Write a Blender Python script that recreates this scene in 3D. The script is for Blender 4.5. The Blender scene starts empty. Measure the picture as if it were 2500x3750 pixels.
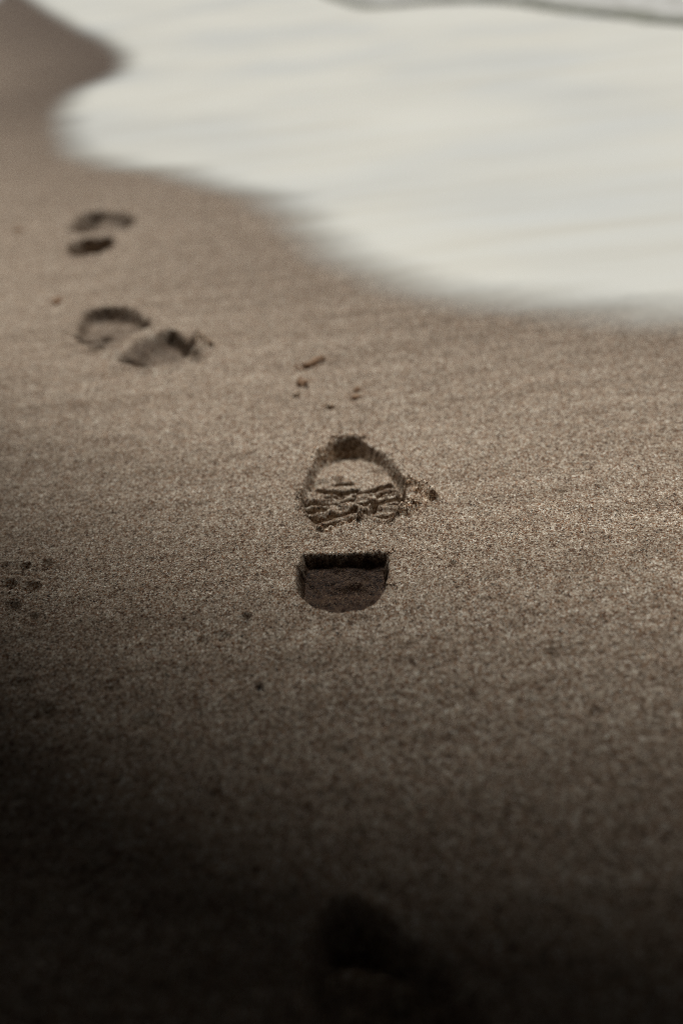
import bpy, bmesh, math, random
import numpy as np
from mathutils import Vector, Matrix
random.seed(7)
rng = np.random.default_rng(7)
S = bpy.context.scene
COL = S.collection

# ------------------------------------------------------------------ camera
CAM_H, PITCH, ROLL = 0.47, math.radians(31.5), math.radians(6.0)
FPX = 3580.0                      # focal length in pixels of the 2500 px wide photograph
cam = bpy.data.cameras.new("camera")
cam.sensor_fit = 'HORIZONTAL'; cam.sensor_width = 24.0
cam.lens = FPX/2500*24.0
cam.clip_start = 0.02; cam.clip_end = 3000
cam.dof.use_dof = True; cam.dof.focus_distance = 0.845; cam.dof.aperture_fstop = 2.1
camo = bpy.data.objects.new("camera", cam); COL.objects.link(camo)
F = Vector((0, math.cos(PITCH), -math.sin(PITCH)))
r0 = Vector((1, 0, 0)); u0 = Vector((0, math.sin(PITCH), math.cos(PITCH)))
R = math.cos(ROLL)*r0 - math.sin(ROLL)*u0
U = math.sin(ROLL)*r0 + math.cos(ROLL)*u0
M = Matrix((R, U, -F)).transposed().to_4x4()
M.translation = Vector((0, 0, CAM_H))
camo.matrix_world = M
S.camera = camo

# ------------------------------------------------------------------ light
SUN_EL, SUN_AZ = math.radians(64), math.radians(9)      # azimuth from +Y towards +X
sdir = Vector((math.cos(SUN_EL)*math.sin(SUN_AZ), math.cos(SUN_EL)*math.cos(SUN_AZ), math.sin(SUN_EL)))
w = bpy.data.worlds.new("World"); S.world = w; w.use_nodes = True
wt = w.node_tree; bg = wt.nodes['Background']
sky = wt.nodes.new('ShaderNodeTexSky'); sky.sky_type = 'NISHITA'; sky.sun_disc = False
sky.sun_elevation = SUN_EL; sky.sun_rotation = SUN_AZ
sky.air_density = 0.12; sky.dust_density = 0.4; sky.ozone_density = 1.0
hs = wt.nodes.new('ShaderNodeHueSaturation'); hs.inputs['Saturation'].default_value = 0.1
wt.links.new(sky.outputs[0], hs.inputs['Color']); wt.links.new(hs.outputs[0], bg.inputs['Color'])
bg.inputs['Strength'].default_value = 0.05
sl = bpy.data.lights.new("sun", 'SUN'); sl.energy = 5.0; sl.angle = math.radians(19); sl.color = (1, .995, .972)
so = bpy.data.objects.new("sun", sl); COL.objects.link(so)
so.rotation_euler = sdir.to_track_quat('Z', 'Y').to_euler()
S.view_settings.view_transform = 'Standard'; S.view_settings.look = 'None'
S.view_settings.exposure = -0.5; S.view_settings.gamma = 1.0
S.cycles.use_denoising = True; S.cycles.denoiser = 'OPENIMAGEDENOISE'; S.cycles.denoising_input_passes = 'RGB_ALBEDO_NORMAL'; S.cycles.denoising_prefilter = 'NONE'; S.cycles.filter_width = 1.1

# ------------------------------------------------------------------ helpers
def gnd(px, py, z=0.0):
    """point of the beach seen at a pixel of the 2500 x 3750 photograph"""
    d = F + R*((px-1250)/FPX) - U*((py-1875)/FPX)
    t = (z-CAM_H)/d.z
    p = Vector((0, 0, CAM_H)) + d*t
    return (p.x, p.y)
def pts(lst, ox=0, oy=0, sc=1.0): return np.array([gnd(ox+x/sc, oy+y/sc) for x, y in lst])
def ZA(lst): return pts(lst, 1050, 1580, 2.851)
def ZB(lst): return pts(lst, 150, 700, 2.24)
def ZF(lst): return pts(lst, 0, 0, 1568/2500)

def smooth_poly(P, n=3, corner=()):
    """Catmull-Rom through a closed polygon"""
    out = []; N = len(P)
    for i in range(N):
        a, b, c, d = P[i-1], P[i], P[(i+1) % N], P[(i+2) % N]
        for k in range(n):
            t = k/n
            out.append(.5*((2*b)+(-a+c)*t+(2*a-5*b+4*c-d)*t*t+(-a+3*b-3*c+d)*t**3))
    return np.array(out)

def seg_dist(X, Y, P, closed):
    d2 = np.full(X.shape, 1e9); n = len(P)
    for i in range(n if closed else n-1):
        a = P[i]; b = P[(i+1) % n]; e = b-a
        t = np.clip(((X-a[0])*e[0]+(Y-a[1])*e[1])/(e@e+1e-12), 0, 1)
        np.minimum(d2, (X-a[0]-t*e[0])**2+(Y-a[1]-t*e[1])**2, out=d2)
    return np.sqrt(d2)
def inside(X, Y, P):
    c = np.zeros(X.shape, bool); n = len(P)
    for i in range(n):
        x1, y1 = P[i]; x2, y2 = P[(i+1) % n]
        if y1 == y2: continue
        cond = ((y1 > Y) != (y2 > Y)) & (X < (x2-x1)*(Y-y1)/(y2-y1)+x1)
        c ^= cond
    return c
def sdf(X, Y, P):
    """signed distance, positive inside"""
    d = seg_dist(X, Y, P, True)
    return np.where(inside(X, Y, P), d, -d)
def sst(a, b, x):
    t = np.clip((x-a)/(b-a), 0, 1); return t*t*(3-2*t)
def vnoise(X, Y, seed):
    """value noise, lattice of 1"""
    xi = np.floor(X).astype(np.int64); yi = np.floor(Y).astype(np.int64)
    fx = X-xi; fy = Y-yi; fx = fx*fx*(3-2*fx); fy = fy*fy*(3-2*fy)
    def h(a, b):
        n = (a*374761393+b*668265263+seed*974634777) & 0x7fffffff
        n = ((n ^ (n >> 13))*1274126177) & 0x7fffffff
        return ((n ^ (n >> 16)) & 0xffff)/65535.0
    v = (h(xi, yi)*(1-fx)+h(xi+1, yi)*fx)*(1-fy)+(h(xi, yi+1)*(1-fx)+h(xi+1, yi+1)*fx)*fy
    return v*2-1
def fbm(X, Y, cell, seed, o=3):
    s = 0; a = 1; tot = 0
    for k in range(o):
        c = cell/2**k
        s = s+a*vnoise(X/c+k*17.3, Y/c-k*9.1, seed+k); tot += a; a *= .55
    return s/tot

def mesh_from(name, V, Fq, mat, parent=None, smooth=True, attr=None):
    me = bpy.data.meshes.new(name)
    Fq = np.asarray(Fq, np.int32); k = Fq.shape[1]
    me.vertices.add(len(V)); me.vertices.foreach_set('co', np.asarray(V, np.float32).ravel())
    me.loops.add(Fq.size); me.loops.foreach_set('vertex_index', Fq.ravel())
    me.polygons.add(len(Fq)); me.polygons.foreach_set('loop_start', np.arange(0, Fq.size, k, dtype=np.int32))
    me.polygons.foreach_set('use_smooth', np.full(len(Fq), smooth))
    me.update(calc_edges=True)
    if attr:
        for an, av in attr.items():
            A = me.attributes.new(an, 'FLOAT', 'POINT'); A.data.foreach_set('value', np.asarray(av, np.float32))
    if mat: me.materials.append(mat)
    o = bpy.data.objects.new(name, me); COL.objects.link(o)
    if parent: o.parent = parent; o.matrix_parent_inverse = parent.matrix_world.inverted()
    return o
def empty(name, loc, label, cat, group=None):
    o = bpy.data.objects.new(name, None); COL.objects.link(o); o.location = loc
    o.matrix_world = Matrix.Translation(loc)
    tag(o, label, cat, group); return o
def tag(o, label, cat, group=None):
    o['label'] = label; o['category'] = cat
    if group: o['group'] = group
    return o

# ------------------------------------------------------------------ materials
def new_mat(name):
    m = bpy.data.materials.new(name); m.use_nodes = True
    nt = m.node_tree; b = nt.nodes['Principled BSDF']
    return m, nt, b
def N(nt, typ, **kw):
    n = nt.nodes.new(typ)
    for k, v in kw.items():
        if k in n.inputs: n.inputs[k].default_value = v
        else: setattr(n, k, v)
    return n
def ramp(nt, fac, stops, interp='LINEAR'):
    r = nt.nodes.new('ShaderNodeValToRGB'); cr = r.color_ramp; cr.interpolation = interp
    while len(cr.elements) < len(stops): cr.elements.new(.5)
    for e, (p, c) in zip(cr.elements, stops): e.position = p; e.color = (*c, 1) if len(c) == 3 else c
    nt.links.new(fac, r.inputs[0]); return r
def mixc(nt, a, b, fac, mode='MIX'):
    m = nt.nodes.new('ShaderNodeMix'); m.data_type = 'RGBA'; m.blend_type = mode
    for sock, v in ((m.inputs[0], fac), (m.inputs[6], a), (m.inputs[7], b)):
        if hasattr(v, 'is_linked'): nt.links.new(v, sock)
        else: sock.default_value = v if not isinstance(v, tuple) else (*v, 1)
    return m.outputs[2]
def mth(nt, op, a, b=0.0, c=None):
    m = nt.nodes.new('ShaderNodeMath'); m.operation = op
    for i, v in enumerate((a, b, c)):
        if v is None: continue
        if hasattr(v, 'is_linked'): nt.links.new(v, m.inputs[i])
        else: m.inputs[i].default_value = v
    return m.outputs[0]

p1, p2 = ZF([(760, 610), (1090, 515)]); STREAK = math.atan2(p2[1]-p1[1], p2[0]-p1[0])     # run of the backwash streaks
def sand_material(name='sand_grains', damp_shade_attr=True, tint=1.0, clod=False):
    m, nt, b = new_mat(name); L = nt.links
    pos = N(nt, 'ShaderNodeNewGeometry').outputs['Position']
    # individual grains
    vo = N(nt, 'ShaderNodeTexVoronoi', Scale=1/0.00098, Randomness=1.0); L.new(pos, vo.inputs['Vector'])
    sep = N(nt, 'ShaderNodeSeparateColor'); L.new(vo.outputs['Color'], sep.inputs[0])
    g = ramp(nt, sep.outputs[0], [(0, (.02, .018, .016)), (.07, (.10, .045, .022)), (.16, (.22, .12, .065)),
                                  (.30, (.26, .205, .155)), (.52, (.36, .31, .255)), (.74, (.47, .425, .36)), (.93, (.72, .69, .63))], 'CONSTANT')
    # coarser grains and small aggregates
    vo2 = N(nt, 'ShaderNodeTexVoronoi', Scale=1/0.0026, Randomness=1.0); L.new(pos, vo2.inputs['Vector'])
    sep2 = N(nt, 'ShaderNodeSeparateColor'); L.new(vo2.outputs['Color'], sep2.inputs[0])
    g2 = ramp(nt, sep2.outputs[1], [(0, (.35, .28, .22)), (.06, (.66, .56, .47)), (.25, (.9, .87, .83)), (.6, (1.0, 1.0, .98)), (.9, (1.2, 1.2, 1.18))], 'CONSTANT')
    col = mixc(nt, g.outputs[0], g2.outputs[0], .6, 'MULTIPLY')
    # sparse darker and browner specks, a few millimetres across
    n3 = N(nt, 'ShaderNodeTexNoise', Scale=190.0, Detail=3.0, Roughness=.6); L.new(pos, n3.inputs['Vector'])
    r3 = ramp(nt, n3.outputs[0], [(.30, (.34, .28, .24)), (.44, (.93, .90, .87)), (.58, (1.05, 1.06, 1.06)), (.74, (1.3, 1.32, 1.32))])
    col = mixc(nt, col, r3.outputs[0], 1.0, 'MULTIPLY')
    # broad mottling, and faint streaks left by the backwash
    n1 = N(nt, 'ShaderNodeTexNoise', Scale=45.0, Detail=5.0, Roughness=.65); L.new(pos, n1.inputs['Vector'])
    r1 = ramp(nt, n1.outputs[0], [(.3, (.78, .76, .74)), (.68, (1.1, 1.1, 1.1))])
    col = mixc(nt, col, r1.outputs[0], 1.0, 'MULTIPLY')
    mp = N(nt, 'ShaderNodeMapping'); mp.inputs['Rotation'].default_value = (0, 0, -STREAK); mp.inputs['Scale'].default_value = (3.0, 42, 1)
    L.new(pos, mp.inputs['Vector'])
    n2 = N(nt, 'ShaderNodeTexNoise', Scale=1.0, Detail=4.0, Roughness=.6); L.new(mp.outputs[0], n2.inputs['Vector'])
    r2 = ramp(nt, n2.outputs[0], [(.32, (.80, .775, .75)), (.66, (1.07, 1.07, 1.07))])
    col = mixc(nt, col, r2.outputs[0], 1.0, 'MULTIPLY')
    col = mixc(nt, col, (tint*.935, tint*.91, tint*.875), 1.0, 'MULTIPLY')
    rough = .62
    if damp_shade_attr:
        at = N(nt, 'ShaderNodeAttribute', attribute_name='damp_shade')
        damp_shade_col = mixc(nt, col, (.165, .118, .088), 1.0, 'MULTIPLY')  # darkened sand: dampness, plus shade painted into print floors
        col = mixc(nt, col, damp_shade_col, at.outputs['Fac'])
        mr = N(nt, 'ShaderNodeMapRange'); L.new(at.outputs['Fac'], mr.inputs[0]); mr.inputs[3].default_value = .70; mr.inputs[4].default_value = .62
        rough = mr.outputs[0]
    L.new(col, b.inputs['Base Color'])
    if hasattr(rough, 'is_linked'): L.new(rough, b.inputs['Roughness'])
    else: b.inputs['Roughness'].default_value = rough
    b.inputs['Specular IOR Level'].default_value = .15
    # grain relief
    sm = mth(nt, 'MULTIPLY', vo.outputs['Distance'], -1.0)
    nz = N(nt, 'ShaderNodeTexNoise', Scale=420.0, Detail=3.0); L.new(pos, nz.inputs['Vector'])
    hgt = mth(nt, 'ADD', mth(nt, 'MULTIPLY', sm, .55), mth(nt, 'MULTIPLY', nz.outputs[0], 1.4))
    bp = N(nt, 'ShaderNodeBump', Strength=.75, Distance=.0009); L.new(hgt, bp.inputs['Height'])
    L.new(bp.outputs[0], b.inputs['Normal'])
    return m
SAND = sand_material(tint=1.25)

# ------------------------------------------------------------------ the marks pressed into the sand
def crisp(P, n=3): return smooth_poly(P, n)
soleA = crisp(ZA([(530,110),(620,92),(700,90),(785,104),(870,158),(970,222),(1070,295),(1155,390),(1200,480),(1240,570),(1252,650),(1232,760),
                  (1190,830),(1145,890),(1112,955),(1075,985),(980,950),(860,922),(740,932),(620,962),(500,1004),(350,1052),(275,985),(205,890),(140,790),(150,690),
                  (165,600),(205,470),(250,385),(300,295),(370,215),(445,150)]))
heelA = ZF([(694,1273),(760,1272),(830,1270),(892,1268),(893,1285),(892,1305),(889,1330),(882,1352),(871,1372),(854,1388),(830,1399),(800,1404),(770,1405),
            (740,1400),(712,1389),(692,1371),(681,1350),(679,1330),(682,1305),(689,1288)])
soleB = crisp(ZB([(285,1200),(310,1090),(355,1010),(450,968),(600,958),(740,980),(830,1020),(880,1080),(892,1125),(800,1160),(700,1210),(620,1265),(560,1305),(460,1300),(360,1262)]))
heelB = crisp(ZB([(650,1392),(690,1320),(790,1240),(930,1185),(1050,1145),(1130,1165),(1200,1225),(1275,1275),(1255,1345),(1150,1405),(1000,1442),(860,1465),(740,1435)]))
soleC = crisp(ZB([(215,315),(250,240),(330,182),(450,150),(600,165),(720,180),(775,240),(700,290),(520,318),(350,335)]))
heelC = ZB([(200,490),(210,425),(330,382),(450,368),(575,355),(592,405),(575,455),(480,500),(340,528),(240,530)])
soleD = crisp(ZF([(705,2352),(700,2250),(712,2150),(745,2090),(795,2066),(850,2085),(930,2150),(1010,2215),(1080,2295),(1130,2380),(1130,2450),(1040,2530),(900,2560),(760,2540),(712,2450)]))

groovesA = [ZA(g) for g in (
    [(250,520),(400,548),(560,562)], [(185,690),(380,702),(530,690)], [(185,765),(300,767),(390,760)],
    [(195,868),(320,852),(430,830),(515,808)], [(370,948),(450,940),(550,910)], [(655,928),(740,905),(815,898)],
    [(865,915),(900,925)], [(965,918),(1050,930),(1130,935)],
    [(718,588),(800,562),(900,535),(1000,500),(1090,478)], [(915,682),(1030,652),(1195,610)], [(1080,702),(1225,690)],
    [(935,822),(1080,802),(1235,772)], [(590,662),(675,640)], [(755,692),(845,680)], [(600,782),(690,750)], [(785,792),(830,790)], [(415,622),(560,606)], [(960,592),(1130,548)], [(625,560),(700,540)], [(880,760),(920,700)], [(440,455),(560,468),(650,462)])]
ridgesA = [(ZA(g), h) for g, h in (
    ([(345,1036),(450,985),(600,942),(740,918)], .0048), ([(740,918),(860,905),(960,930),(1080,972)], .0034),
    ([(360,925),(500,880),(640,842),(760,818)], .0040), ([(770,815),(870,860),(1000,872),(1140,872)], .0040),
    ([(200,835),(320,800),(470,770)], .0032), ([(200,730),(360,732),(520,735)], .0026), ([(560,720),(700,700),(760,740),(870,790)], .0030),
    ([(700,640),(800,610),(900,640),(870,700)], .0028), ([(930,740),(1080,735),(1220,735)], .0034), ([(900,610),(1050,585),(1180,560)], .0026),
    ([(220,640),(400,650),(560,610)], .0026))]
flapA = [(ZA(g), h, wd) for g, h, wd in (
    ([(1215,520),(1270,560),(1350,550),(1420,600),(1490,650),(1545,690)], .0046, .0040),
    ([(1195,850),(1270,840),(1330,770),(1390,710)], .0040, .0046),
    ([(290,250),(320,230),(380,260)], .004, .003), ([(470,90),(600,65),(720,70),(810,75)], .0030, .0030), ([(130,640),(125,760),(150,810)], .0030, .0026))]

# fine/coarse grid lines -------------------------------------------------
def axis(lo, hi, s0, far_lo, far_hi, k1=.0105, k2=.09, lim=2.2):
    mid = list(np.arange(lo, hi, s0))
    def grow(start, sign, far):
        out = []; d = 0; p = start
        while (far-p)*sign > 0:
            s = s0+.0055*min(d, .75)+.02*min(max(0, d-.75), 1.5)+k2*max(0, d-2.25)
            p += sign*s; d += s; out.append(p)
        return out
    return np.array(grow(lo, -1, far_lo)[::-1]+mid+grow(mid[-1], 1, far_hi))
xs = axis(-.095, .115, .00075, -60, 60)
ys = axis(.605, .93, .00080, -30, 70)
X, Y = np.meshgrid(xs, ys)
Z = np.zeros_like(X)
# gentle undulation of the beach
near = np.exp(-((X)**2+(Y-1)**2)/9)
Z += .010*fbm(X, Y, .9, 3, 2)*sst(1.0, 2.5, Y)*np.exp(-(Y/14)**2) + .0016*fbm(X, Y, .12, 11, 2)
ca, sa = math.cos(math.radians(28)), math.sin(math.radians(28))
Z += .0009*vnoise((X*ca+Y*sa)/.30, (-X*sa+Y*ca)/.022, 21)*np.exp(-((Y-1.2)/1.6)**2)
Z += .00045*fbm(X, Y, .0045, 31, 2)*near + .00022*vnoise(X/.0015, Y/.0015, 35)*near + .0005*fbm(X, Y, .013, 33, 2)*near

DAMP_SHADE = np.zeros_like(X)  # wet sand near the water; in the prints, shade painted into the colour
MASK = np.zeros(X.shape, np.int32)          # which print a vertex belongs to
def sub(P, pad):
    i0, i1 = np.searchsorted(xs, (P[:, 0].min()-pad, P[:, 0].max()+pad)); j0, j1 = np.searchsorted(ys, (P[:, 1].min()-pad, P[:, 1].max()+pad))
    return (slice(j0, j1), slice(i0, i1))
def press(P, depth_fn, wall, idx, jag=.0012, rim=.0012, rimw=.006, crumb=.0006, cell=.005, damp_shade=0.0, own=.004):
    sl = sub(P, .05); x, y = X[sl], Y[sl]
    d0 = sdf(x, y, P); d = d0+jag*fbm(x, y, cell, 50+idx, 3)
    t = sst(-wall*.25, wall, d)
    Z[sl] += -t*depth_fn(x, y, d) + rim*np.exp(-((d+rimw*.6)/rimw)**2)*(1+.8*fbm(x, y, .008, 70+idx, 2))*(d < wall)*(1-t)
    Z[sl] += crumb*fbm(x, y, .0042, 90+idx, 3)*sst(-.006, .001, d0)
    MASK[sl] = np.where(d0 > -own, idx, MASK[sl])
    DAMP_SHADE[sl] = np.maximum(DAMP_SHADE[sl], damp_shade*sst(-.001, .004, d+.003*fbm(x, y, .006, 120+idx, 2)))
    return sl, x, y, d0
def frac_along(x, y, a, b):
    e = np.array(b)-np.array(a); return ((x-a[0])*e[0]+(y-a[1])*e[1])/(e@e)

# main boot print: sole
tA, bA = ZA([(690, 90), (700, 960)])
xA0 = ZA([(590, 150)])[0]
def depA(x, y, d):
    f = np.clip(frac_along(x, y, bA, tA), 0, 1.05)
    return .0082+.0025*sst(.3, .8, f)+.0085*sst(.60, .95, f)*np.exp(-((x-xA0[0])/.034)**2)
sl, x, y, d0 = press(soleA, depA, .0062, 1, jag=.0020, rim=.0016, crumb=.0009, cell=.006)
ins = sst(.0, .003, d0)
wob = .0012*fbm(x, y, .007, 201, 2)
for g in groovesA:
    q = seg_dist(x+wob, y+wob*.7, g, False)
    Z[sl] -= .0098*np.exp(-(q/.0038)**6.0)*(1+.35*fbm(x, y, .008, 215, 2))*sst(-.001, .002, d0)
for g, wd, dp in ((ZA([(245,480),(320,455),(430,425),(520,395)]), .0055, .0050), (ZA([(1120,400),(1185,520),(1215,640),(1210,760)]), .0042, .0050),
                  (ZA([(180,560),(175,680),(200,800)]), .0035, .0036), (ZA([(880,300),(980,330),(1080,390)]), .0035, .0030)):
    q = seg_dist(x+wob, y+wob, g, False); Z[sl] -= dp*np.exp(-(q/wd)**2.5)*(1+.7*fbm(x, y, .008, 219, 2))*sst(-.001, .003, d0)
for g, h in ridgesA:
    q = seg_dist(x+wob, y-wob, g, False)
    lump = 1+.40*fbm(x, y, .006, 211, 3)
    Z[sl] += 1.1*h*np.exp(-(q/.0031)**4)*lump
for g, h, wd in flapA:
    q = seg_dist(x+wob, y-wob, g, False)
    lump = 1+.7*fbm(x, y, .007, 213, 3)
    e = h*np.exp(-(q/wd)**2)*lump*np.where(d0 > .001, .2, 1)
    Z[sl] += e
    MASK[sl] = np.where((e > .0008) & (MASK[sl] == 0), 1, MASK[sl])
q = seg_dist(x, y, ZA([(1290,640),(1350,660),(1300,720)]), False); Z[sl] -= .0035*np.exp(-(q/.005)**2)*(d0 < 0)
Z[sl] += .0009*fbm(x, y, .0030, 217, 2)*sst(-.003, .002, d0)*(1-.8*sst(ZA([(700, 560)])[0][1], ZA([(700, 480)])[0][1], y))
# main boot print: heel, deepest at the back where the boot came down
fA, rA = ZF([(790, 1270), (782, 1405)]); slp = pts([(1291, 2085)])[0]
def depH(x, y, d):
    f = np.clip(frac_along(x, y, fA, rA), 0, 1)
    return .0108+.0085*sst(.0, .38, f)+.0016*fbm(x, y, .010, 231, 2)-.0055*np.exp(-((x-slp[0])/.011)**2-((y-slp[1])/.004)**2)+.0010*np.sin(f*34)*sst(.2, .5, f)
press(heelA, depH, .0054, 2, jag=.0012, rim=.0010, crumb=.0009, damp_shade=1.0)  # heel floor darkened in colour to stand in for its shade, beside dampness
# prints farther off
tB, bB = ZB([(560, 960), (540, 1300)])
sl, x, y, d0 = press(soleB, lambda x, y, d: .009+.010*np.clip(frac_along(x, y, bB, tB), 0, 1), .012, 3, jag=.002, rim=.003, rimw=.012, crumb=.002, damp_shade=.42)  # damp tint also paints shade into this hollow
for g in ([(300,1195),(370,1165),(440,1150)], [(350,1255),(430,1225),(480,1200)], [(440,1290),(500,1270),(570,1250)], [(500,1120),(545,1140)], [(650,1195),(690,1190)], [(760,1090),(860,1080)]):
    Z[sl] -= .016*np.exp(-(seg_dist(x, y, ZB(g), False)/.0066)**4)
q = seg_dist(x, y, ZB([(330,1230),(430,1250),(520,1265)]), False); DAMP_SHADE[sl] = np.maximum(DAMP_SHADE[sl], .85*np.exp(-(q/.016)**2)*sst(-.002, .004, d0))  # darker tint over the tread bars, painted shade on damp sand
xl, xr = ZB([(880, 1300), (1040, 1300)])[:, 0]
def depHB(x, y, d):
    rf = sst(xl, xr, x); return rf*.021+(1-rf)*(.003+.016*sst(.004, .030, d))
sl, x, y, d0 = press(heelB, depHB, .010, 4, jag=.002, rim=.003, rimw=.012, crumb=.002, damp_shade=.55)  # oval hollow gets painted shade along with its damp tint
for g, h in (([(720,1375),(770,1375),(830,1350)], -.034), ([(870,1340),(900,1400)], .010), ([(975,1320),(1000,1360)], .007)):
    Z[sl] += h*np.exp(-(seg_dist(x, y, ZB(g), False)/.011)**2)*(d0 > -.005)
q = seg_dist(x, y, ZB([(1290,1240),(1350,1290),(1280,1370)]), False); e = .010*np.exp(-(q/.008)**2)*(1+.6*fbm(x, y, .01, 5, 2)); Z[sl] += e
tC, bC = ZB([(470, 160), (480, 320)])
sl, x, y, d0 = press(soleC, lambda x, y, d: .020*np.clip(.25+frac_along(x, y, bC, tC), 0, 1), .016, 5, jag=.004, rim=.003, rimw=.016, crumb=.002, damp_shade=.45)  # far sole also tinted darker, shade put into the colour
for g, h in (([(270,290),(330,230),(430,180)], -.016), ([(600,225),(650,215),(690,215)], -.018), ([(480,200),(540,240)], .012)):
    Z[sl] += h*np.exp(-(seg_dist(x, y, ZB(g), False)/.016)**2)
press(heelC, lambda x, y, d: .036+0*x, .012, 6, jag=.002, rim=.003, rimw=.014, crumb=.001)
# nearest print, half out of the frame
tD, bD = ZF([(800, 2066), (890, 2400)])
sl, x, y, d0 = press(soleD, lambda x, y, d: .014+.022*sst(.2, 1.0, frac_along(x, y, bD, tD)), .009, 7, jag=.003, rim=.002, crumb=.0015)
for g in ([(810,2330),(900,2280),(960,2270)], [(860,2350),(900,2345)], [(950,2390),(1050,2360)]):
    Z[sl] -= .010*np.exp(-(seg_dist(x, y, ZF(g), False)/.006)**2)
# small dimples: old drip and animal marks
for (px, py, r, dp) in ((55,1302,.0050,.0042),(105,1297,.0046,.0038),(22,1344,.0060,.0045),(70,1353,.0060,.0052),(28,1392,.0060,.0040),(75,1415,.004,.003),(8,1300,.004,.003),
                        (565,1415,.0030,.0040),(595,1578,.0028,.0040),(510,1462,.0060,.0030),(50,1575,.007,.004),(330,1660,.008,.004),(790,1722,.005,.0025),(460,1470,.004,.002),
                        (1265,1497,.0030,.003),(1290,1130,.0030,.002),(1040,1290,.0022,.0025),(1380,1120,.003,.002),(100,1030,.006,.002),(100,1640,.007,.004),(480,1830,.006,.002),(250,1580,.005,.003),(1370,1640,.004,.002),(620,1780,.005,.0018)):
    c = ZF([(px, py)])[0]; s2 = sub(np.array([c]), r*4)
    x, y = X[s2], Y[s2]; q2 = ((x-c[0])**2+(y-c[1])**2)/r**2*(1+.5*fbm(x, y, .006, 301, 2))
    dp *= 1.7 if py < 1480 and px < 200 else 1.3; Z[s2] += -dp*np.exp(-q2)+dp*.25*np.exp(-(np.sqrt(np.maximum(q2, 0))-1.7)**2*4)

# ------------------------------------------------------------------ water's edge
edgeF = [(-500,-900),(-120,-130),(20,-30),(110,28),(180,66),(243,98),(272,128),(270,158),(230,182),(180,202),(146,226),(130,256),(128,290),(136,322),(156,352),(200,374),
         (270,388),(350,398),(450,418),(560,452),(630,492),(685,542),(745,592),(840,640),(940,676),(1050,704),(1200,724),(1400,738),(1568,750),(1900,775),(2600,790)]
def safe(p):
    return p
e0 = [gnd(x*2500/1568, y*2500/1568) for x, y in edgeF if y > -40 and x < 1700]
edge = np.array([(-4.5, 15.0), (-2.9, 11.0)]+e0+[(.85, 1.02), (1.4, .98), (3.0, 1.1), (9, 1.5), (60, 3.0), (60, 60), (-8, 60), (-6, 25)])
edge_s = smooth_poly(edge, 4)
SD = np.full(X.shape, -9.0)
j = np.searchsorted(ys, .5)
SDs = sdf(X[j:], Y[j:], edge_s); SD[j:] = SDs
reach = .30+.28*np.clip(Y-1.2, 0, 6)
DAMP_SHADE = np.maximum(DAMP_SHADE, (.26+.58*sst(2.0, 4.4, Y))*sst(-1.0, .1, (SD+.06*fbm(X, Y, .25, 401, 2))/reach))

# ------------------------------------------------------------------ split the sheet: each print is its own piece of it
ny, nx = X.shape
idx = np.arange(ny*nx, dtype=np.int32).reshape(ny, nx)
quads = np.stack([idx[:-1, :-1], idx[:-1, 1:], idx[1:, 1:], idx[1:, :-1]], -1).reshape(-1, 4)
fm = np.minimum(np.minimum(MASK[:-1, :-1], MASK[:-1, 1:]), np.minimum(MASK[1:, 1:], MASK[1:, :-1])).ravel()
VV = np.stack([X, Y, Z], -1).reshape(-1, 3); DD = DAMP_SHADE.ravel()
def piece(name, sel, parent=None):
    q = quads[sel]; used, inv = np.unique(q, return_inverse=True)
    return mesh_from(name, VV[used], inv.reshape(-1, 4), SAND, parent, True, {'damp_shade': DD[used]})
sand = piece('sand', fm == 0); sand['kind'] = 'structure'
def base(P): c = P.mean(0); return Vector((c[0], c[1], 0))
GP = 'boot prints walking up the beach'
fA_ = empty('footprint', base(soleA), 'crisp boot print in sharp focus with ribbed sole and deep square heel', 'footprint', GP)
piece('sole_print', fm == 1, fA_); piece('heel_print', fm == 2, fA_)
fB_ = empty('footprint', base(soleB), 'blurred rounded sole print overlapped by a second print below the water edge', 'footprint', GP)
piece('sole_print', fm == 3, fB_)
fB2 = empty('footprint', base(heelB), 'blurred slanting oval print with a raised bank beside the rounded sole print', 'footprint', GP)
piece('sole_print', fm == 4, fB2)
fC_ = empty('footprint', base(soleC), 'farthest blurred print with a dark straight heel bar, closest to the foam', 'footprint', GP)
piece('sole_print', fm == 5, fC_); piece('heel_print', fm == 6, fC_)
fD_ = empty('footprint', base(soleD), 'deep shaded print cut off by the bottom of the view', 'footprint', GP)
piece('sole_print', fm == 7, fD_)

# height lookup
def zat(x, y):
    i = np.clip(np.searchsorted(xs, x)-1, 0, nx-1); jj = np.clip(np.searchsorted(ys, y)-1, 0, ny-1)
    return float(Z[jj, i])

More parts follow.
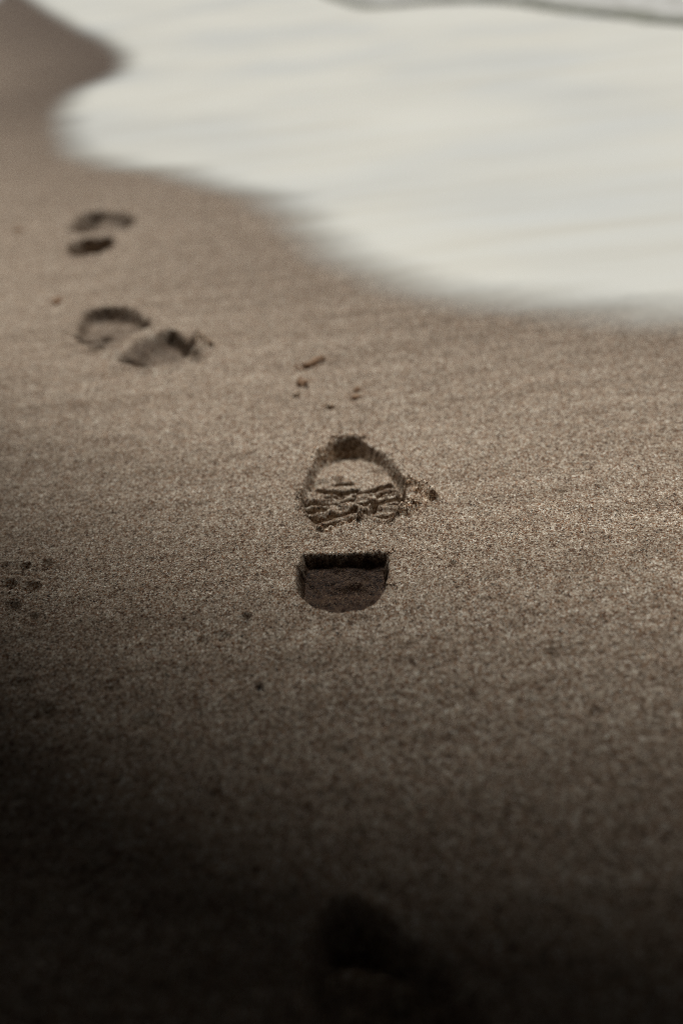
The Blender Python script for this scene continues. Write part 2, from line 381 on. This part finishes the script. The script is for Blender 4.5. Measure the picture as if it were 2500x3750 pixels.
# ------------------------------------------------------------------ crumbs and clods of sand
_bm = bmesh.new(); bmesh.ops.create_icosphere(_bm, subdivisions=1, radius=1)
ICO_V = np.array([v.co[:] for v in _bm.verts]); ICO_F = np.array([[v.index for v in f.verts] for f in _bm.faces]); _bm.free()
CLOD = sand_material('clod_sand', damp_shade_attr=False, tint=2.15)
def clod(label, path, n, spread, size, group, lift=.4, mat=None, name='sand_clump'):
    """a crumbly lump: many grains heaped along a short path"""
    P = np.asarray(path); c = P.mean(0); zc = zat(*c)
    V, Fc = [], []; off = 0
    for k in range(n):
        t = random.random()*(len(P)-1) if len(P) > 1 else 0
        a = int(t); f = t-a
        p = P[a]*(1-f)+P[min(a+1, len(P)-1)]*f
        px = p[0]+random.gauss(0, spread); py = p[1]+random.gauss(0, spread)
        r = size*random.uniform(.45, 1.0)
        z = zat(px, py)+r*random.uniform(-.35, .45)+min(abs(random.gauss(0, spread*lift)), lift*size)
        v = ICO_V*(r*(1+.09*rng.standard_normal((len(ICO_V), 1))))*np.array([random.uniform(.8, 1.2), random.uniform(.8, 1.2), random.uniform(.7, 1.1)])
        V.append(v+np.array([px-c[0], py-c[1], z-zc])); Fc.append(ICO_F+off); off += len(ICO_V)
    o = mesh_from(name, np.concatenate(V), np.concatenate(Fc), mat or CLOD, None, True)
    o.location = (c[0], c[1], zc)
    tag(o, label, 'sand clump', group); return o
GC = 'crumbs of sand thrown up around the boot print'
def lump(label, path, h, wd, group, n=14, seed=1, size=.0016, name='sand_clump'):
    """a low crumbly bank: one rough relief with a few loose grains bedded in it"""
    P = np.asarray(path); c = P.mean(0); pad = wd*2.2
    gx = np.arange(P[:, 0].min()-pad, P[:, 0].max()+pad, .0006); gy = np.arange(P[:, 1].min()-pad, P[:, 1].max()+pad, .0006)
    A, B = np.meshgrid(gx, gy)
    i = np.clip(np.searchsorted(xs, A)-1, 0, nx-1); jj = np.clip(np.searchsorted(ys, B)-1, 0, ny-1)
    q = seg_dist(A+.0022*fbm(A, B, .006, seed, 2), B+.0022*fbm(A, B, .006, seed+9, 2), P, False)
    e = h*np.exp(-(q/wd)**2.2)*(1+.45*fbm(A, B, .0065, seed+20, 2))+.0009*fbm(A, B, .0026, seed+30, 2)*np.exp(-(q/wd)**4)
    z = Z[jj, i]+e-.0011
    id_ = np.arange(A.size).reshape(A.shape)
    qd = np.stack([id_[:-1, :-1], id_[:-1, 1:], id_[1:, 1:], id_[1:, :-1]], -1).reshape(-1, 4)
    qd = qd[(e.ravel()[qd] > .0005).all(1)]; used, inv = np.unique(qd, return_inverse=True)
    zc = zat(*c)
    V = [np.stack([A.ravel()-c[0], B.ravel()-c[1], z.ravel()-zc], -1)[used]]; Fq = inv.reshape(-1, 4)
    Fc = [np.concatenate([Fq[:, [0, 1, 2]], Fq[:, [0, 2, 3]]])]; off = len(used)
    for k in range(n):
        t = random.random()*(len(P)-1); a_ = int(t); f = t-a_; p = P[a_]*(1-f)+P[min(a_+1, len(P)-1)]*f
        px, py = p[0]+random.gauss(0, wd*.5), p[1]+random.gauss(0, wd*.5); rr = size*random.uniform(.5, 1)
        ii = int(np.clip((px-gx[0])/.0006, 0, len(gx)-1)); kk = int(np.clip((py-gy[0])/.0006, 0, len(gy)-1))
        V.append(ICO_V*rr*(1+.1*rng.standard_normal((len(ICO_V), 1)))+np.array([px-c[0], py-c[1], z[kk, ii]-zc])); Fc.append(ICO_F+off); off += len(ICO_V)
    o = mesh_from(name, np.concatenate(V), np.concatenate(Fc), CLOD, None, True); o.location = (c[0], c[1], zc)
    return tag(o, label, 'sand clump', group)
lump('long crumbly ridge of sand thrown up right of the sole print, running to a point', ZA([(1250,565),(1300,560),(1350,565),(1420,620),(1480,665),(1540,690)]), .0064, .0052, GC, 26, 701, .0020)
lump('rounded crumbly lump of sand below the pointed ridge beside the sole print', ZA([(1210,850),(1270,830),(1320,780),(1370,720)]), .0060, .0060, GC, 24, 702, .0020)
lump('thin crumbly seam of sand along the bottom edge of the sole print', ZA([(350,1036),(450,990),(600,945),(700,925)]), .0034, .0022, GC, 16, 703, .0012)
lump('crumbly bank of sand at the top left of the toe', ZA([(270,280),(320,240),(400,190),(440,150)]), .0040, .0045, GC, 12, 704)
lump('row of sand crumbs on the toe rim', ZA([(480,95),(600,72),(720,78),(820,82)]), .0026, .0030, GC, 14, 705)
clod('tiny crumb of sand off the tip of the pointed ridge', ZA([(1440,745),(1480,765)]), 26, .0014, .0013, GC)
clod('scatter of sand crumbs on the left rim of the sole print', ZA([(130,600),(120,760),(200,880)]), 60, .0022, .0013, GC, .4)
clod('crumb of sand at the top right corner of the heel print', ZF([(897,1262),(900,1270)]), 16, .0012, .0013, GC, .5)
clod('small crumb of sand on the right edge of the heel print', ZF([(895,1340),(893,1345)]), 12, .0012, .0013, GC, .5)
m, nt, b = new_mat('brown_clod'); 
n_ = N(nt, 'ShaderNodeTexNoise', Scale=300.0, Detail=3.0); r_ = ramp(nt, n_.outputs[0], [(.3, (.22, .12, .06)), (.7, (.46, .29, .17))]); nt.links.new(r_.outputs[0], b.inputs['Base Color']); b.inputs['Roughness'].default_value = .8
BROWN = m
GS = 'small clumps scattered beyond the toe'
clod('elongated brown clump lying slanted beyond the toe of the main print', ZF([(690,848),(712,840),(730,831),(748,825)]), 60, .0022, .0034, GS, 1.2, BROWN)
clod('two-lobed brown clump left of centre beyond the toe', ZF([(688,882),(696,888)]), 30, .0020, .0034, GS, 1.2, BROWN)
clod('small pale clump just below the two-lobed clump', ZF([(680,911)]), 22, .0018, .0030, GS, 1.2)
clod('orange brown crumb, upper of the pair on the right', ZF([(820,897)]), 18, .0014, .0028, GS, 1.4, BROWN)
clod('dark flat crumb, lower of the pair on the right', ZF([(812,917),(824,913)]), 22, .0015, .0028, GS, .9, BROWN)
clod('lone pale clump directly above the toe of the main print', ZF([(757,937)]), 24, .0018, .0030, GS, 1.2)
clod('faint brown clump far left between the two blurred prints', ZF([(128,686),(132,698)]), 24, .004, .0040, GS, .4, BROWN)
clod('faint brown clump at the left edge beside the farthest print', ZF([(35,520),(46,524)]), 22, .005, .0040, GS, .3, BROWN)
clod('row of sand crumbs on the right rim of the oval print', ZB([(1290,1250),(1340,1290)]), 60, .005, .0040, GS, .7)

m, nt, b = new_mat('dark_pebble'); b.inputs['Base Color'].default_value = (.022, .017, .014, 1); b.inputs['Roughness'].default_value = .6
def pebble(label, px, py, r):
    c = ZF([(px, py)])[0]; bmr = bmesh.new(); bmesh.ops.create_icosphere(bmr, subdivisions=3, radius=1)
    for v in bmr.verts:
        n = v.co.normalized(); k = 1+.16*math.sin(3.1*n.x+px)+.12*math.sin(4.3*n.y+2.2*n.z); v.co = Vector((n.x*1.35*k, n.y*k, n.z*.75*k))*r
    me = bpy.data.meshes.new('pebble'); bmr.to_mesh(me); bmr.free(); me.materials.append(m)
    for p in me.polygons: p.use_smooth = True
    o = bpy.data.objects.new('pebble', me); COL.objects.link(o); o.location = (c[0], c[1], zat(*c)+r*.45); o.rotation_euler.z = .5+px
    tag(o, label, 'pebble', 'dark pebbles on the sand')
pebble('small dark pebble on the sand below left of the heel print', 565, 1415, .0021)
pebble('small dark pebble in the shaded sand further below the heel print', 595, 1578, .0022)

# ------------------------------------------------------------------ water film with its sky reflection painted white, and the next wave front
def swash_material():
    m, nt, b = new_mat('sky_white_film'); L = nt.links
    pos = N(nt, 'ShaderNodeNewGeometry').outputs['Position']
    at = N(nt, 'ShaderNodeAttribute', attribute_name='shore')
    mp = N(nt, 'ShaderNodeMapping'); mp.inputs['Rotation'].default_value = (0, 0, -STREAK); mp.inputs['Scale'].default_value = (1.2, 9, 1)
    L.new(pos, mp.inputs['Vector'])
    n = N(nt, 'ShaderNodeTexNoise', Scale=1.0, Detail=5.0, Roughness=.6); L.new(mp.outputs[0], n.inputs['Vector'])
    n2 = N(nt, 'ShaderNodeTexNoise', Scale=35.0, Detail=6.0, Roughness=.7); L.new(pos, n2.inputs['Vector'])
    c1 = ramp(nt, n.outputs[0], [(.3, (.62, .59, .525)), (.5, (.66, .64, .585)), (.7, (.67, .66, .62))])  # pale base colour stands in for bright sky reflected in the water film
    n4 = N(nt, 'ShaderNodeTexNoise', Scale=1.1, Detail=2.0); L.new(pos, n4.inputs['Vector'])
    c4 = ramp(nt, n4.outputs[0], [(.38, (.90, .92, .93)), (.52, (1.0, 1.0, .97)), (.66, (1.06, 1.06, 1.03))])
    L.new(mixc(nt, c1.outputs[0], c4.outputs[0], 1.0, 'MULTIPLY'), b.inputs['Base Color'])
    b.inputs['Roughness'].default_value = .5; b.inputs['Specular IOR Level'].default_value = .35
    bub = N(nt, 'ShaderNodeTexVoronoi', Scale=260.0); L.new(pos, bub.inputs['Vector'])
    bp = N(nt, 'ShaderNodeBump', Strength=.4, Distance=.002); L.new(bub.outputs['Distance'], bp.inputs['Height']); L.new(bp.outputs[0], b.inputs['Normal'])
    # the film thins out into clear water towards its edge
    cov = mth(nt, 'ADD', mth(nt, 'MULTIPLY', at.outputs['Fac'], 1.0), mth(nt, 'MULTIPLY', mth(nt, 'SUBTRACT', n.outputs[0], .5), .04))
    mp5 = N(nt, 'ShaderNodeMapping'); mp5.inputs['Rotation'].default_value = (0, 0, -STREAK); mp5.inputs['Scale'].default_value = (1.0, 6.5, 1); L.new(pos, mp5.inputs['Vector'])
    n5 = N(nt, 'ShaderNodeTexNoise', Scale=1.0, Detail=3.0, Roughness=.5); L.new(mp5.outputs[0], n5.inputs['Vector'])
    thin = N(nt, 'ShaderNodeMapRange'); L.new(at.outputs['Fac'], thin.inputs[0]); thin.inputs[1].default_value = .05; thin.inputs[2].default_value = .5; thin.inputs[3].default_value = .05; thin.inputs[4].default_value = .42
    cov = mth(nt, 'ADD', cov, mth(nt, 'MULTIPLY', mth(nt, 'SUBTRACT', n5.outputs[0], .55), thin.outputs[0]))
    cov = mth(nt, 'ADD', cov, mth(nt, 'MULTIPLY', mth(nt, 'SUBTRACT', n2.outputs[0], .5), .03))
    mr = N(nt, 'ShaderNodeMapRange', interpolation_type='SMOOTHSTEP'); L.new(cov, mr.inputs[0]); mr.inputs[1].default_value = .0; mr.inputs[2].default_value = .17
    tr = N(nt, 'ShaderNodeBsdfTransparent'); mix = N(nt, 'ShaderNodeMixShader')
    L.new(mr.outputs[0], mix.inputs[0]); L.new(tr.outputs[0], mix.inputs[1]); L.new(b.outputs[0], mix.inputs[2])
    L.new(mix.outputs[0], nt.nodes['Material Output'].inputs['Surface'])
    return m
SWASH = swash_material()
def sheet(name, x0, x1, y0, y1, dx, keepfn, zfn, mat, attrfn):
    fx = np.arange(x0, x1, dx); fy = np.arange(y0, y1, dx); A, B = np.meshgrid(fx, fy)
    d = keepfn(A, B); z = zfn(A, B, d)
    n_x = len(fx); id_ = np.arange(A.size).reshape(A.shape)
    q = np.stack([id_[:-1, :-1], id_[:-1, 1:], id_[1:, 1:], id_[1:, :-1]], -1).reshape(-1, 4)
    keep = (d.ravel()[q] > 0).all(1); q = q[keep]; used, inv = np.unique(q, return_inverse=True)
    Vv = np.stack([A, B, z], -1).reshape(-1, 3)[used]
    return mesh_from(name, Vv, inv.reshape(-1, 4), mat, None, True, {'shore': attrfn(A, B, d).ravel()[used]})
def beach_z(A, B):
    return .010*fbm(A, B, .9, 3, 2)*sst(1.0, 2.5, B)*np.exp(-(B/14)**2) + .0016*fbm(A, B, .12, 11, 2)
swash = sheet('sea_swash', -5, 7, .8, 14, .02, lambda A, B: sdf(A, B, edge_s)+.06,
             lambda A, B, d: beach_z(A, B)+.0012+.005*sst(0, .25, d)+.002*fbm(A, B, .2, 600, 2)*sst(0, .1, d), SWASH, lambda A, B, d: d)
swash['kind'] = 'structure'

# next wave front: a low foamy lip standing on the film
lipF = [(740,-6),(780,10),(830,22),(900,17),(980,10),(1060,8),(1150,12),(1200,18),(1260,28),(1320,36),(1400,45),(1440,48),(1480,60),(1568,66),(1750,80),(2100,105)]
lip = np.array([(-.6, 30), (.02, 12.0), (.14, 8.6)]+[gnd(x*2500/1568, y*2500/1568) for x, y in lipF]+[(3.0, 2.45), (8, 2.2), (60, 2.6), (60, 60), (-2, 60)])
lip_s = smooth_poly(lip, 3)
m, nt, b = new_mat('wave_foam'); L = nt.links
pos = N(nt, 'ShaderNodeNewGeometry').outputs['Position']
n = N(nt, 'ShaderNodeTexNoise', Scale=9.0, Detail=7.0, Roughness=.65); L.new(pos, n.inputs['Vector'])
c1 = ramp(nt, n.outputs[0], [(.36, (.38, .365, .33)), (.5, (.50, .485, .45)), (.62, (.58, .57, .54))])
at = N(nt, 'ShaderNodeAttribute', attribute_name='shore')     # olive strip paints the shaded front of the lip into the colour
fr = ramp(nt, at.outputs['Fac'], [(.0, (1, 1, 1)), (.05, (1, 1, 1)), (.10, (0, 0, 0))])
L.new(mixc(nt, c1.outputs[0], (.22, .22, .175), fr.outputs[0]), b.inputs['Base Color'])
b.inputs['Roughness'].default_value = .75; b.inputs['Specular IOR Level'].default_value = .2
bp = N(nt, 'ShaderNodeBump', Strength=.5, Distance=.02); L.new(n.outputs[0], bp.inputs['Height']); L.new(bp.outputs[0], b.inputs['Normal'])
WAVE = m
wave = sheet('sea_wave', -3, 8, 2.0, 16, .03, lambda A, B: sdf(A, B, lip_s),
             lambda A, B, d: beach_z(A, B)+.008+(.022+.012*fbm(A, B, .5, 610, 3))*sst(0, .06, d)+.010*fbm(A, B, .12, 611, 3)*sst(0, .1, d), WAVE, lambda A, B, d: d)
wave['kind'] = 'structure'
# open water behind
m, nt, b = new_mat('sea_water'); L = nt.links
b.inputs['Base Color'].default_value = (.16, .19, .185, 1); b.inputs['Roughness'].default_value = .12
n = N(nt, 'ShaderNodeTexNoise', Scale=1.2, Detail=6.0); pos = N(nt, 'ShaderNodeNewGeometry').outputs['Position']; L.new(pos, n.inputs['Vector'])
bp = N(nt, 'ShaderNodeBump', Strength=.6, Distance=.2); L.new(n.outputs[0], bp.inputs['Height']); L.new(bp.outputs[0], b.inputs['Normal'])
V = [(-400, 15.5, .035), (400, 15.5, .035), (1500, 2500, .035), (-1500, 2500, .035)]
sea = mesh_from('sea', V, [[0, 1, 2, 3]], m, None, False); sea['kind'] = 'structure'

# ------------------------------------------------------------------ added unseen blocker, shaped so its shadow darkens the near sand
def shade_blocker():
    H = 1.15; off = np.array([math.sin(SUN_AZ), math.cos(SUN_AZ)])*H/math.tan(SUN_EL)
    # outline of its shadow on the ground; the hem curves inwards to fit the wanted shadow edge
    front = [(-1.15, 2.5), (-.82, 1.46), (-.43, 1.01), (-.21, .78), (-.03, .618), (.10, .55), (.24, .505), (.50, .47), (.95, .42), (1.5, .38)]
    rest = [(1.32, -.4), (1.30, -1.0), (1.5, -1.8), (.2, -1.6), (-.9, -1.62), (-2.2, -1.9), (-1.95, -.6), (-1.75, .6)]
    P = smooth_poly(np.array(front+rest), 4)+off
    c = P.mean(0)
    root = empty('shade_blocker', Vector((c[0], c[1], 0)), 'added blocker sheet on four poles, out of view, that darkens the near sand', 'shade sail')
    mf, nt, b = new_mat('blocker_cloth'); b.inputs['Base Color'].default_value = (.02, .022, .022, 1); b.inputs['Roughness'].default_value = .9
    mw, nt, b = new_mat('blocker_pole_mat'); b.inputs['Base Color'].default_value = (.25, .17, .1, 1); b.inputs['Roughness'].default_value = .5
    cent = np.array([-.45, .2])+off
    V, Fq = [], []; nr = 10; n = len(P)
    for i in range(nr+1):
        f = max(i/nr, .004)
        for p in P:
            q = cent+(p-cent)*f; V.append((q[0]-c[0], q[1]-c[1], H-.06*(1-f*f)))
    for i in range(nr):
        for k in range(n): Fq.append([i*n+k, i*n+(k+1) % n, (i+1)*n+(k+1) % n, (i+1)*n+k])
    o = mesh_from('blocker_sheet', V, Fq, mf, None); o.parent = root; o.modifiers.new('thickness', 'SOLIDIFY').thickness = .002
    for x_, y_ in ((-1.15, 2.5), (1.5, .38), (1.5, -1.8), (-2.2, -1.9)):
        t = Vector((x_+off[0]-c[0], y_+off[1]-c[1], H)); d = Vector((x_+.3, y_-.2, 0)).normalized()
        A = Vector((t.x+d.x*.42, t.y+d.y*.25, -.15)); B = t+(t-A).normalized()*.08; v = B-A
        bmr = bmesh.new(); bmesh.ops.create_cone(bmr, cap_ends=True, segments=14, radius1=.019, radius2=.016, depth=v.length)
        bmr.transform(Matrix.Translation((A+B)/2) @ v.to_track_quat('Z', 'Y').to_matrix().to_4x4())
        me = bpy.data.meshes.new('blocker_pole'); bmr.to_mesh(me); bmr.free(); me.materials.append(mw)
        po = bpy.data.objects.new('blocker_pole', me); COL.objects.link(po); po.parent = root
shade_blocker()
print('grid', X.shape, 'prints', [int((fm == k).sum()) for k in range(8)])
for nm, P in (('edge-left', (0, 1050)), ('edge-right', (1568, 1680)), ('bottom', (784, 2352)), ('top', (784, 0)), ('topright', (1568, 0)), ('heel', (787, 1335))): print(nm, ZF([P])[0])
